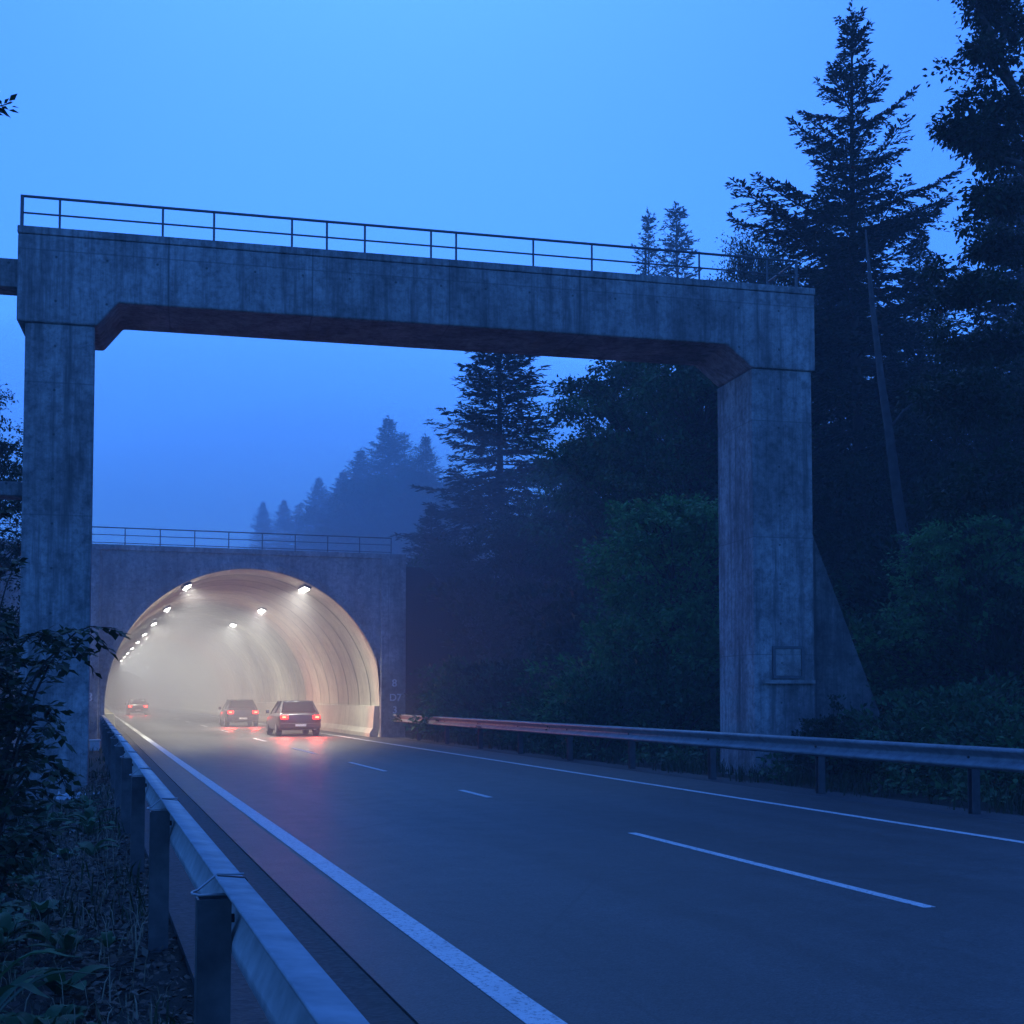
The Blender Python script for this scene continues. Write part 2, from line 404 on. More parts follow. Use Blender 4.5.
# side barriers / walkways inside
b = MB(); b.prism([(10.75,-.07),(10.75,.15),(10.88,.35),(10.95,1.25),(11.5,1.25),(11.5,-.07)], 51.6, 261.9)
loc(b, 'side_barrier', M['lining'], bevel=.02)
b = MB(); b.prism([(.62,-.07),(.62,.95),(.95,.95),(1.02,.3),(1.12,.12),(1.12,-.07)], 53.2, 261.9)
loc(b, 'side_barrier', M['lining'], bevel=.02)
# railing on the portal
for z, r_ in ((7.36+.68, .024), (7.36+.40, .016), (7.36+.10, .016)):
    loc(MB().tube([(-5.3,51.5,z),(11.6,51.5,z)], r_, 6), 'handrail', M['rail_paint'], smooth=True)
x = -5.25
while x < 11.7:
    loc(MB().tube([(x,51.5,7.34),(x,51.5,8.04)], .022, 6), 'rail_post', M['rail_paint']); x += 1.295
# painted numbers
def text_mesh(s, size, name, mat, parent, loc_, rot=(R(90),0,0)):
    cu = bpy.data.curves.new('tx', 'FONT'); cu.body = s; cu.size = size; cu.extrude = .004; cu.offset = .006; cu.align_x = 'CENTER'
    o = bpy.data.objects.new('tx', cu); COL.objects.link(o); bpy.context.view_layer.update()
    me = bpy.data.meshes.new_from_object(o.evaluated_get(bpy.context.evaluated_depsgraph_get()))
    bpy.data.objects.remove(o); me.materials.clear(); me.materials.append(mat)
    q = bpy.data.objects.new(name, me); COL.objects.link(q); q.parent = parent; q.location = loc_; q.rotation_euler = rot
    return q
text_mesh('8', .42, 'painted_number', M['white_paint'], t, (11.64-CX, -.187, 2.02))
text_mesh('D7', .40, 'painted_number', M['white_paint'], t, (11.68-CX, -.187, 1.45))
text_mesh('3', .40, 'painted_number', M['white_paint'], t, (11.66-CX, -.187, .95))
text_mesh('8', .45, 'painted_number', M['white_paint'], t, (.02-CX, -.156, 1.45))

# tunnel lamps
lens_m = emis('lamp_lens', (1.0, .96, .90), 30)
def lamp_light(energy, col=(1, .90, .72)):
    l = bpy.data.lights.new('tunnel_lamp_light', 'AREA'); l.shape = 'RECTANGLE'; l.size = .25; l.size_y = 1.3; l.energy = energy; l.color = col; l.spread = R(150)
    return l
LP = [('left', 3.6, 6.03, [52.3+13.6*i for i in range(9)]), ('right', 8.2, 6.05, [52.3+13.6*i for i in range(3)])]
ordn = ['first','second','third','fourth','fifth','sixth','seventh','eighth','ninth']
proto = None
for side, x, z, yy in LP:
    for i, y in enumerate(yy):
        if proto is None:
            e = empty('tunnel_lamp', (0,0,0)); proto = e
            MB().prism([(-.13,0),(.13,0),(.17,.10),(.10,.16),(-.10,.16),(-.17,.10)], -.75, .75).build('housing', M['rail_paint'], e, bevel=.01)
            MB().box(-.11,.11,-.70,.70,-.03,-.002).build('lens', lens_m, e, bevel=.01)
            q = MB(); q.prism([(-.5,.162),(-.44,.162),(-.44,.24),(.44,.24),(.44,.162),(.5,.162),(.5,.27),(-.5,.27)], -.03, .03, 'x'); q.build('bracket', M['dark_metal'], e)
        else: e = copy_tree(proto)
        e.location = (x, y, z-.12); e.rotation_euler = (0, R(-22 if side == 'right' else 22)*-1, 0)
        tag(e, '%s lamp from the mouth in the %s-hand row on the tunnel vault' % (ordn[i], side), 'lamp', 'lit lamps on the tunnel vault')
        far = i/8
        L_ = bpy.data.objects.new('lamp_light', lamp_light((370, 30, 12, 14, 34, 60, 70, 70, 70)[i], (1-.55*min(1, 2*far), .96-.30*min(1, 2*far), .80+.20*min(1, 2*far)))); COL.objects.link(L_)
        L_.parent = e; L_.location = (0, 0, -.06)

# ------------------------------------------------------------------ guardrails
W = [(0,.31),(.04,.308),(.10,.292),(.108,.272),(.10,.25),(.0,.185),(-.008,.16),(.0,.135),(.10,.07),(.108,.05),(.10,.028),(.02,.0)]
WL = [(-.048,.303),(-.045,.312),(.058,.300),(.067,.288),(.068,.25),(.045,.225),(.064,.20),(.012,.07),(.010,.03),(.035,.0)]
def guardrail(x, sgn, y0, y1, z0, label, first, step, name='guardrail', sm_='steel', clamp=True, zg=-.4, prof=W, w=.13, pc=None):
    e = empty(name, (x, y0, 0), label=label, cat='guardrail')
    b = MB(); b.sheet([(sgn*p[0], p[1]+z0) for p in prof], 0, y1-y0)
    o = b.build('rail', M[sm_], e); s_ = o.modifiers.new('s', 'SOLIDIFY'); s_.thickness = .005; s_.offset = 0
    for p in o.data.polygons: p.use_smooth = True
    y = first; k = 0
    while y < y1:
        yl = y - y0
        # folded C post
        q = MB(); d, tt = .10, .008
        c = [(-w/2,-d/2),(w/2,-d/2),(w/2,-d/2+tt),(-w/2+tt,-d/2+tt),(-w/2+tt,d/2-tt),(w/2,d/2-tt),(w/2,d/2),(-w/2,d/2)]
        cx = -sgn*(w/2+.012) if pc is None else pc
        q.prism([(cx + px_*sgn, py_ + yl) for px_, py_ in c], zg-.5, z0+.235, 'z')
        p = q.build('post', M['post_steel'], e)
        q = MB(); q.tube([(-sgn*.02, yl, z0+.155), (sgn*.022, yl, z0+.155)], .018, 6); q.build('bolt', M['dark_metal'], p)
        if clamp:
            q = MB()   # wire loop lying over the rail and round the post
            xs_ = [(.06,.315),(-.04,.318),(-.11,.262),(-.135,.256),(-.135,.254),(-.11,.25),(.0,.25)]
            ys_ = [.03,.035,.03,.012,-.015,-.032,-.03]
            q.tube([(sgn*a_[0], yl+b_, z0+a_[1]) for a_, b_ in zip(xs_, ys_)], .005, 6)
            q.build('wire_loop', M['steel'], e, smooth=True)
            q = MB()
            q.sheet([(sgn*(p_[0]+ .004), p_[1]+z0+.006) for p_ in prof[1:5]], yl+.0, yl+.022)
            u = q.build('joint_band', M['dark_metal'], e); m_ = u.modifiers.new('s', 'SOLIDIFY'); m_.thickness = .008
        y += step; k += 1
    return e
guardrail(.515, 1, .8, 51.0, .61, 'galvanised guardrail with wire loops on its posts beside the left shoulder', 1.15, 3.9, prof=WL, w=.125, pc=-.056)
guardrail(11.66, -1, 3, 50.9, .61, 'long galvanised guardrail along the far right edge of the road', 3.3, 4.0, clamp=False, zg=-.1, sm_='steel_dull')

# ------------------------------------------------------------------ cars
tail_red = emis('tail_light_lens', (1.0, .018, .012), 6)
tail_hot = emis('brake_light_lens', (1.0, .10, .05), 12)
def car_paint(name, col):
    m, nt, p = new_mat(name); p.inputs['Base Color'].default_value = (*col, 1); p.inputs['Roughness'].default_value = .3
    p.inputs['Metallic'].default_value = .4; p.inputs['Coat Weight'].default_value = .6
    c = coord(nt); bump(nt, p, noise(nt, c, 3, 3), .02, .01); return m
def make_car(name, paint, tall=0.0, power=40):
    """faces +Y, rear axle end at y=0 (rear bumper)"""
    e = empty(name, (0,0,0))
    Lg, Hh = 4.4, 1.46+tall
    # cross sections along y: (y, halfwidth_low, halfwidth_mid, z_bottom, z_belt)
    secs = [(0,.74,.80,.42,.86),(.10,.80,.86,.30,.93),(.6,.84,.90,.24,.95),(1.5,.86,.91,.22,.94),(2.6,.86,.91,.22,.92),(3.5,.84,.90,.24,.84),(4.15,.80,.84,.26,.72),(4.4,.66,.70,.38,.58)]
    b = MB(); vs = []; fs = []
    for y, wl, wm, zb, zt in secs:
        zt += tall*.4
        ring = [(-wl*.9,zb),(-wl,zb+.08),(-wm,zb+(zt-zb)*.5),(-wm*.98,zt-.12),(-wm*.88,zt),(0,zt+.03),(wm*.88,zt),(wm*.98,zt-.12),(wm,zb+(zt-zb)*.5),(wl,zb+.08),(wl*.9,zb)]
        vs += [(x_, y, z_) for x_, z_ in ring]
    n = 11
    for k in range(len(secs)-1):
        for i in range(n): fs.append((k*n+i, k*n+(i+1) % n, (k+1)*n+(i+1) % n, (k+1)*n+i))
    fs += [tuple(range(n)), tuple((len(secs)-1)*n+i for i in reversed(range(n)))]
    b.add(vs, fs); body = b.build('body', paint, e, smooth=True); sb = body.modifiers.new('b','BEVEL'); sb.width=.03; sb.segments=2
    # cabin: roof and pillars (paint) with glass
    zb = .93 + tall*.4
    cab = [(.28,.74,zb),(.85,.60,Hh-.04),(1.5,.59,Hh),(2.2,.58,Hh-.03),(3.15,.72,zb-.02)]
    b = MB(); vs = []; fs = []
    for y, w_, z_ in cab: vs += [(-w_, y, z_), (w_, y, z_)]
    for k in range(1, 3): fs.append((2*k, 2*k+1, 2*k+3, 2*k+2))
    b.add(vs, fs); rf = b.build('roof', paint, e, smooth=True); m_ = rf.modifiers.new('s','SOLIDIFY'); m_.thickness=.05
    b = MB(); b.add([(-.66,.33,zb+.04),(.66,.33,zb+.04),(.56,.83,Hh-.07),(-.56,.83,Hh-.07)], [(0,1,2,3)]); b.build('rear_window', M['glass'], e)
    b = MB(); b.add([(-.66,3.08,zb+.02),(.66,3.08,zb+.02),(.55,2.25,Hh-.06),(-.55,2.25,Hh-.06)], [(3,2,1,0)]); b.build('windscreen', M['glass'], e)
    for s_ in (-1, 1):
        b = MB(); b.add([(s_*.79,.36,zb),(s_*.79,3.05,zb-.01),(s_*.585,2.2,Hh-.05),(s_*.6,.9,Hh-.06)], [(0,1,2,3)]); b.build('side_window', M['glass'], e)
        for (ya, yb) in (((.30,zb),(.87,Hh-.03)), ((3.12,zb-.02),(2.2,Hh-.03)), ((1.75,zb),(1.6,Hh-.02))):
            q = MB(); q.tube([(s_*.775,ya[0],ya[1]),(s_*.60,yb[0],yb[1])], .035, 6); q.build('window_pillar', paint, e)
        # wheels
        for yw in (.85, 3.55):
            q = MB(); q.tube([(s_*.66,yw,.32),(s_*.885,yw,.32)], .32, 24); w_ = q.build('wheel', M['rubber'], e, bevel=.03)
            q = MB(); q.tube([(s_*.87,yw,.32),(s_*.892,yw,.32)], .19, 16); q.build('rim', M['steel'], w_)
        q = MB(); q.box(min(s_*.90,s_*1.03),max(s_*.90,s_*1.03),2.75,2.90,zb-.02,zb+.13); q.build('mirror', paint, e, bevel=.02)
        # tail lights
        zc = .80 + tall*.5
        q = MB(); q.box(min(s_*.50,s_*.80),max(s_*.50,s_*.80),-.03,.08,zc-.10,zc+.06)
        tl = q.build('tail_light', tail_red, e, bevel=.015)
        q = MB(); q.box(min(s_*.60,s_*.74),max(s_*.60,s_*.74),-.04,-.031,zc-.05,zc+.02); q.build('bulb', tail_hot, tl)
        l = bpy.data.lights.new('tail_glow', 'AREA'); l.shape='RECTANGLE'; l.size=.28; l.size_y=.14; l.energy=power; l.color=(1,.05,.04)
        lo = bpy.data.objects.new('tail_glow', l); COL.objects.link(lo); lo.parent = e; lo.location=(s_*.65,-.06,zc-.02); lo.rotation_euler=(R(-90),0,0)
        q = MB(); q.box(min(s_*.42,s_*.66),max(s_*.42,s_*.66),4.36,4.43,.55,.66); q.build('headlight', M['white_paint'], e, bevel=.01)
    MB().box(-.82,.82,-.07,.02,.34,.54).build('rear_bumper', M['dark_metal'], e, bevel=.03)
    MB().box(-.22,.22,-.085,-.072,.41,.50).build('number_plate', M['white_paint'], e)
    q = MB(); q.tube([(.5,-.10,.30),(.5,.1,.30)], .03, 8); q.build('exhaust', M['dark_metal'], e)
    return e
c1 = make_car('car', car_paint('dark_grey_paint', (.05,.055,.065)), power=70)
tag(c1, 'dark saloon car with lit red tail lights entering the tunnel mouth', 'car', 'cars driving into the tunnel'); c1.location = (8.2, 53.0, 0)
for (x, y, lb) in ((7.9, 71.0, 'car just inside the tunnel, second from the mouth, red tail lights blurred by mist'),
                   (4.1, 118.0, 'faint car in the left lane deep in the mist near the far left wall')):
    c = copy_tree(c1); c.location = (x, y, 0); tag(c, lb, 'car', 'cars driving into the tunnel')

# ------------------------------------------------------------------ vegetation
def tree_obj(name, pos, trunk_me, crown_me, label, cat, group=None, rz=0, sc=1):
    e = empty(name, pos, rz, label=label, cat=cat, group=group)
    e.scale = (sc, sc, sc) if not hasattr(sc, '__len__') else sc
    for nm, me in (('trunk', trunk_me), ('crown', crown_me)):
        if me is None: continue
        o = bpy.data.objects.new(nm, me); COL.objects.link(o); o.parent = e
    return e

def mesh_of(b, name, mat, smooth=True):
    me = bpy.data.meshes.new(name); me.from_pydata(b.v, [], b.f); me.update(); me.materials.append(mat)
    if smooth: me.polygons.foreach_set('use_smooth', [True]*len(me.polygons))
    return me

def conifer(H, Rm, seed, mat, dens=1.0, base=.12, spacing=.45, leafl=.16, gaps=.12, droop=.25, power=.85, lv=.28):
    rg = np.random.default_rng(seed); b = MB()
    bend = rg.normal(size=2)*.012*H
    def tp(z):
        s = z/H; return np.array([bend[0]*math.sin(s*3), bend[1]*math.sin(s*2.3), z])
    zs = [0, H*.02, H*.1, H*.3, H*.5, H*.7, H*.85, H*.96, H]
    b.tube([tuple(tp(z)) for z in zs], [H*.0105*(1-z/H)**.8+.012 + (.12 if z == 0 else 0) for z in zs], 9)
    C = []; A = []; Ls = []
    z = H*base
    while z < H*.985:
        s = (z-H*base)/(H*(1-base))
        Lm = Rm*((1-s)**power)*(1-.25*math.exp(-s*12)) + .12
        nb = int(rg.integers(4, 7)); ph = rg.uniform(0, 6.3)
        for k in range(nb):
            if rg.random() < gaps*(1-s): continue
            L = Lm*rg.uniform(.9-lv, .9+lv)
            if rg.random() < .12: L *= 1.2
            az = ph + 6.283*k/nb + rg.normal()*.25
            el = -.30 + 1.1*s**1.3 + rg.normal()*.10
            d0 = np.array([math.cos(az)*math.cos(el), math.sin(az)*math.cos(el), math.sin(el)])
            p0 = tp(z + rg.normal()*.1); m = max(4, int(L/.35)+2)
            us = np.linspace(0, 1, m)
            pts = p0 + d0*(us*L)[:, None]
            pts[:, 2] += -droop*L*.55*us**1.2 + droop*L*.75*us**2.6
            if m >= 4: b.tube([tuple(q) for q in pts], list(np.linspace(.012+.012*L, .006, m)), 4, caps=False)
            side = np.array([-d0[1], d0[0], 0]); side /= np.linalg.norm(side)
            nt_ = max(5, int(L/.13*dens))
            for i in range(nt_):
                u = .12 + .9*(i+rg.random())/nt_; u = min(u, 1.0)
                x = u*(m-1); i0 = min(int(x), m-2); q = pts[i0] + (pts[i0+1]-pts[i0])*(x-i0)
                fw = unit(pts[i0+1]-pts[i0])
                tl = (.42*L*(1-u)**.75*min(1, u*3.5) + .16)*rg.uniform(.6, 1.2); tl = min(tl, 1.15)
                sg = 1 if i % 2 else -1
                td = unit(fw*.75 + side*sg*rg.uniform(.6, 1.0) + np.array([0, 0, rg.normal()*.16 - .12]))
                nn = max(2, int(tl/(leafl*.55)))
                w = (np.arange(nn)+.5)/nn
                P = q + td*(w*tl)[:, None]; P[:, 2] -= .22*tl*w**2
                for sgn in (-1, 1):
                    C.append(P); A.append(np.broadcast_to(unit(td + side*0 + np.cross(td, [0,0,1])*sgn*.65), (nn, 3)) + rg.normal(size=(nn, 3))*.22)
                    Ls.append(np.full(nn, leafl)*rg.uniform(.8, 1.25, nn))
        z += spacing*rg.uniform(.7, 1.3)*(1-.45*s)
    # leader
    n = 26; P = np.stack([np.zeros(n), np.zeros(n), np.linspace(H*.955, H*1.012, n)], 1) + np.array([*tp(H)[:2], 0])
    C.append(P); a = rg.normal(size=(n, 3)); a[:, 2] = 1.1; A.append(a); Ls.append(np.full(n, leafl*1.2))
    C = np.concatenate(C); A = np.concatenate(A); Ls = np.concatenate(Ls)
    me = quads_mesh('conifer_crown', leaves(C, A, Ls*1.3, Ls*.26, .5, rg), mat)
    return mesh_of(b, 'conifer_trunk', M['bark']), me

def broadleaf(H, Rc, seed, mat, nleaf=26000, leafl=.17, base=.22, lean=(0,0), bark='bark', clusters=170, csize=.36):
    rg = np.random.default_rng(seed); b = MB()
    top = np.array([lean[0], lean[1], H*.9])
    def tp(s): return np.array([lean[0]*s**1.4 + .02*H*math.sin(4*s+seed), lean[1]*s**1.4 + .02*H*math.cos(3*s+seed), H*.9*s])
    ss = np.linspace(0, 1, 9)
    b.tube([tuple(tp(s)) for s in ss], [H*.018*(1-s)**.9 + .02 for s in ss], 9)
    cl = []
    for k in range(clusters):
        s = rg.uniform(base, 1.0); az = rg.uniform(0, 6.283)
        prof = math.sin(math.pi*min(1, (.18 + .80*(s-base)/(1-base))))**.6
        rr = Rc*prof*rg.uniform(.35, 1.08)
        c = tp(s*.98) + np.array([math.cos(az)*rr, math.sin(az)*rr, rg.normal()*.3 + .30*rr])
        cl.append((c, s, rr))
        s0 = max(.08, s - .12 - .10*rr/Rc); p0 = tp(s0); mid = (p0+c)/2 + np.array([0, 0, .12*rr]) + rg.normal(size=3)*.08*rr
        b.tube([tuple(p0), tuple(p0*.6+mid*.4), tuple(mid), tuple(mid*.4+c*.6 + rg.normal(size=3)*.05), tuple(c)], [.03+.012*rr, .028+.01*rr, .03, .018, .008], 5, caps=False)
    C = []; A = []
    per = nleaf//clusters
    for c, s, rr in cl:
        m = int(per*rg.uniform(.5, 1.6)); sz = csize*Rc/3*rg.uniform(.7, 1.5)
        nsub = 7; sub = rg.normal(size=(nsub, 3))*np.array([sz, sz, sz*.42]); idx = rg.integers(0, nsub, m)
        P = c + sub[idx] + rg.normal(size=(m, 3))*np.array([sz*.40, sz*.40, sz*.20])
        a = P - c; a[:, 2] -= .25*sz; a = unit(a) + rg.normal(size=(m, 3))*.6
        C.append(P); A.append(a)
    C = np.concatenate(C); A = np.concatenate(A); L = leafl*rg.uniform(.6, 1.3, len(C))
    me = quads_mesh('leaf_crown', leaves(C, A, L, L*.30, .5, rg), mat)
    return mesh_of(b, 'leaf_trunk', M[bark]), me

# world position seen in direction u (pixels) at depth d: plain trigonometry of the survey
TT = .05; CT, ST = math.cos(math.atan(TT)), math.sin(math.atan(TT))
def topz(v, d):
    k = (512 + 185 - 1300*TT - v)/1300
    return 1.6 + d*(ST + k*CT)/(CT - k*ST)
def spot(u, d, v=697):
    zc = d*CT + (topz(v, d)-1.6)*ST
    xc = (u-512)/1300*zc; return .951*xc + .309*d, .951*d - .309*xc

# --- hero spruce and other conifers
hero = conifer(25, 7.0, 11, M['needle'], 1.35, .10, .66, .17, .16, power=.86, lv=.5)
cA = conifer(20, 5.0, 21, M['needle'], 1.0, .08, .5, .20, .08)
cB = conifer(20, 5.4, 33, M['needle_far'], 1.0, .05, .5, .24, .08, power=.75)
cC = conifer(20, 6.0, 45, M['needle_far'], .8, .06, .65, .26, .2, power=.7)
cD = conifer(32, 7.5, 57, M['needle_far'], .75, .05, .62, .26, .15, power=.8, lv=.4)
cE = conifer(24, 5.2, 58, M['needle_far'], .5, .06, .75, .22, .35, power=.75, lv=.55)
def put_conifer(me, Hm, u, v, d, label, name='conifer', group='conifers on the wooded slope', rz=None, wide=1.0):
    x, y = spot(u, d, v); z = gz(x, y) - .1; s = (topz(v, d) - z)/Hm
    return tree_obj(name, (x, y, z), me[0], me[1], label, 'tree', group, rng.uniform(0, 6.3) if rz is None else rz, (s*wide, s*wide, s))
put_conifer(hero, 25, 860, 8, 42, 'tallest dark spruce with spreading tiered branches, right of the bridge pillar', 'spruce', rz=.6)
put_conifer(cA, 20, 508, 285, 62, 'tall dark conifer framed under the middle of the bridge beam', wide=1.35, rz=1.0)
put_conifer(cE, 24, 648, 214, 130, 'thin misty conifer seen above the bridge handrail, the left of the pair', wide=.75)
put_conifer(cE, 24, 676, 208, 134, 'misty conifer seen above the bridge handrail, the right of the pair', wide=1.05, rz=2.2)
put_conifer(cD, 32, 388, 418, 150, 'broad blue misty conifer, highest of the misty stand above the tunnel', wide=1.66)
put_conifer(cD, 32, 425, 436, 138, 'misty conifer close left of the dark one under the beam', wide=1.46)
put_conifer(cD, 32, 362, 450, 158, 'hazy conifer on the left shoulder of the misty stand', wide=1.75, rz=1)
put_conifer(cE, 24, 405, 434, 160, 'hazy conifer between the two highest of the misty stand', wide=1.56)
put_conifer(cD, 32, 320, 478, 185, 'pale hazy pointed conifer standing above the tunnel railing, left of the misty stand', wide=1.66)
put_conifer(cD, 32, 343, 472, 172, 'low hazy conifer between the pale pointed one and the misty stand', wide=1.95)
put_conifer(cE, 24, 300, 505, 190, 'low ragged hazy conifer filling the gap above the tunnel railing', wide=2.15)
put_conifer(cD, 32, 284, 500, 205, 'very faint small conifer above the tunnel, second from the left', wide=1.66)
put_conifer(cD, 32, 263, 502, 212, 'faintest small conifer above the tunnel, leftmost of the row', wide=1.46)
put_conifer(cA, 20, 432, 505, 62, 'dark conifer rising directly behind the right end of the tunnel wall', wide=1.5)
put_conifer(cC, 20, 455, 470, 120, 'shadowy conifer low behind the tunnel corner', wide=1.3)
put_conifer(cA, 20, 575, 470, 66, 'dark conifer between the tall one and the leafy tree under the beam', wide=1.3)
put_conifer(cA, 20, 925, 235, 48, 'dark conifer tucked right of the tallest spruce', wide=1.1)
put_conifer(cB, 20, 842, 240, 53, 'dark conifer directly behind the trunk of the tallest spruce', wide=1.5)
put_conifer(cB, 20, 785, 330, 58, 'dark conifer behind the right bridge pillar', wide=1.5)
put_conifer(cA, 20, 1010, 150, 52, 'black conifer deep behind the tree at the right edge', wide=1.2)
put_conifer(cA, 20, 895, 330, 60, 'dark conifer filling the gap below the tallest spruce', wide=1.5)
put_conifer(cA, 20, 715, 400, 60, 'dark conifer hidden behind the leafy trees beside the pillar', wide=1.5)

# --- broadleaf trees
bA = broadleaf(13, 3.8, 5, M['leaf'], 44000, .19)
bB = broadleaf(10, 3.4, 6, M['leaf_dark'], 36000, .14)
bC = broadleaf(7, 2.6, 8, M['leaf_bright'], 22000, .14, base=.15, clusters=80)
def put_broad(me, Hm, u, v, d, label, group='leafy trees on the wooded slope', rz=None, wide=1.0, name='leafy_tree'):
    x, y = spot(u, d, v); z = gz(x, y) - .1; s = (topz(v, d) - z)/Hm
    return tree_obj(name, (x, y, z), me[0], me[1], label, 'tree', group, rng.uniform(0, 6.3) if rz is None else rz, (s*wide, s*wide, s))
put_broad(bA, 13.2, 640, 322, 50, 'leafy tree under the right half of the beam, nearest the haunch', wide=.95, rz=.4)
put_broad(bA, 13.2, 700, 310, 47, 'leafy tree partly behind the left face of the right pillar', wide=.9)
put_broad(bA, 13.2, 590, 420, 56, 'rounded leafy tree left of the tree below the haunch', wide=1.0)
put_broad(bC, 7, 668, 480, 38, 'bright green small tree with hanging sprays left of the right pillar', wide=.95)
put_broad(bB, 10, 755, 225, 62, 'leafy tree top rising behind the end of the bridge handrail', wide=.6)
put_broad(bB, 10, 520, 505, 54, 'dim leafy tree at the foot of the tall conifer', wide=1.0)
put_broad(bB, 10, 450, 540, 57, 'dim leafy tree just right of the tunnel corner', wide=1.0)
put_broad(bC, 7, 965, 505, 30, 'low leafy tree on the bank at the right edge', wide=1.1)
put_broad(bB, 10, 900, 425, 38, 'dark leafy tree behind the leaning trunk', wide=.9)
put_broad(bB, 10, 1000, 330, 36, 'dark leafy tree below the big one at the right edge', wide=.9)
put_broad(bB, 10, 835, 470, 44, 'dark leafy tree behind the sloping buttress', wide=1.0)
put_broad(bA, 13.2, 372, 470, 146, 'misty rounded tree in front of the highest misty conifer', group='trees in the mist above the tunnel', wide=1.25)
put_broad(bA, 13.2, 412, 462, 140, 'misty rounded tree low beside the dark conifer under the beam', group='trees in the mist above the tunnel', wide=1.2)
put_broad(bA, 13.2, 335, 497, 165, 'misty rounded tree just above the tunnel railing', group='trees in the mist above the tunnel', wide=1.3)
# big ragged tree on the right edge, limbs set out one by one
def ragged(spec, trunk, seed, mat, leafl=.16, per=900, bark='bark', spread=1.0):
    rg = np.random.default_rng(seed); b = MB()
    b.tube(trunk[0], trunk[1], 10)
    C = []; A = []
    for pts, n, sz in spec:
        P = [np.array(p, float) for p in pts]
        rads = np.linspace(.09, .012, len(P)); b.tube([tuple(p) for p in P], list(rads), 6, caps=False)
        seg = len(P)-1
        for k in range(int(n*.8)):
            u = rg.uniform(.35, 1.03)*seg; i = min(int(u), seg-1); c = P[i] + (P[i+1]-P[i])*(u-i)
            off = rg.normal(size=3)*np.array([sz, sz, sz*.6])*.62; c2 = c + off; c2[2] -= .1*sz
            b.tube([tuple(c), tuple((c+c2)/2 + rg.normal(size=3)*.05), tuple(c2)], [.02, .012, .005], 4, caps=False)
            m = int(per/9*rg.uniform(.4, 1.3))
            Q = c2 + rg.normal(size=(m, 3))*np.array([.17, .17, .10])*spread
            a = unit(Q-c2) + rg.normal(size=(m, 3))*.5; a[:, 2] -= .3
            C.append(Q); A.append(a)
    C = np.concatenate(C); A = np.concatenate(A); L = leafl*rg.uniform(.6, 1.3, len(C))
    return mesh_of(b, 'ragged_trunk', M[bark]), quads_mesh('ragged_crown', leaves(C, A, L, L*.30, .5, rg), mat)
bx, by = spot(1075, 28)
def rel(u, v, d=28): x, y = spot(u, d, v); return (x-bx, y-by, topz(v, d) - gz(bx, by))
trk = ([(0,0,-.3), (-.1,.1,4), rel(1060, 330), rel(1040, 160), rel(1014, 90), rel(990, 30), rel(965, -20)], [.42,.34,.27,.20,.10,.06,.02])
spec = [([rel(1014,90), rel(998,70,27.6), rel(980,48,27.2), rel(968,42,27)], 10, .38),
        ([rel(1000,60), rel(990,30,28.3), rel(980,5,28.3), rel(975,-15,28.3)], 12, .38),
        ([rel(1020,110), rel(1000,120,27), rel(985,100,27)], 10, .40),
        ([rel(1000,50), rel(1008,20,29), rel(1024,30,29), rel(1050,10,29)], 12, .5),
        ([rel(1040,170), rel(1000,158,27.5), rel(978,140,27), rel(955,128,27)], 18, .42),
        ([rel(1040,190), rel(1005,150,29), rel(985,125,29)], 12, .45),
        ([rel(1045,200), rel(1015,205,27), rel(990,200,26.5), rel(975,215,26.5)], 14, .5),
        ([rel(1050,240), rel(1015,240,28.5), rel(985,240,28.5)], 18, .55),
        ([rel(1055,290), rel(1015,300,27.5), rel(975,290,27), rel(950,270,27)], 22, .6),
        ([rel(1058,330), rel(1020,340,29), rel(980,345,29), rel(955,340,29)], 22, .6),
        ([rel(1060,390), rel(1015,400,27.5), rel(970,390,27), rel(940,400,27)], 24, .65),
        ([rel(1060,440), rel(1020,470,27), rel(985,480,26.5), rel(960,500,26)], 22, .6),
        ([rel(1060,160), rel(1060,120,29), rel(1045,90,29)], 16, .6)]
rt = ragged(spec, trk, 77, M['leaf_dark'], .125, 2000)
tree_obj('leafy_tree', (bx, by, gz(bx, by)), rt[0], rt[1], 'large ragged tree with a leaning top, cut by the right edge of the picture', 'tree')

# leaning bare trunk on the right slope
xs_, ys_ = spot(905, 34); z_ = gz(xs_, ys_)
e = empty('bare_tree', (xs_, ys_, z_), label='slim pale leaning trunk on the dark bank right of the buttress', cat='tree')
def relp(u, v, d): x, y = spot(u, d, v); return (x-xs_, y-ys_, topz(v, d)-z_)
q = MB(); q.tube([relp(918,640,34), relp(908,560,34), relp(898,500,34), relp(889,430,34), relp(882,385,34.5), relp(872,300,35.5), relp(866,230,36.5)], [.17,.16,.14,.12,.10,.07,.02], 9); q.build('trunk', M['bark_pale'], e, smooth=True)
q = MB(); q.tube([relp(889,430,34), relp(905,410,34), relp(925,395,33.6)], [.05,.03,.012], 6); q.build('branch', M['bark_pale'], e, smooth=True)

# --- left-hand trees behind the left pillar
lb = broadleaf(11.5, 3.0, 15, M['leaf_dark'], 52000, .12, base=.12)
x, y = spot(-44, 30); tree_obj('leafy_tree', (x, y, gz(x, y)-.1), lb[0], lb[1], 'dark leafy tree at the left edge behind the bridge pillar', 'tree', sc=(.72,.72,(topz(345, 30)+.4)/11.7))
x, y = spot(-75, 44); tree_obj('leafy_tree', (x, y, gz(x, y)-.1), lb[0], lb[1], 'dim leafy tree low at the left edge under the side strut', 'tree', rz=2, sc=(.7,.7,.72))
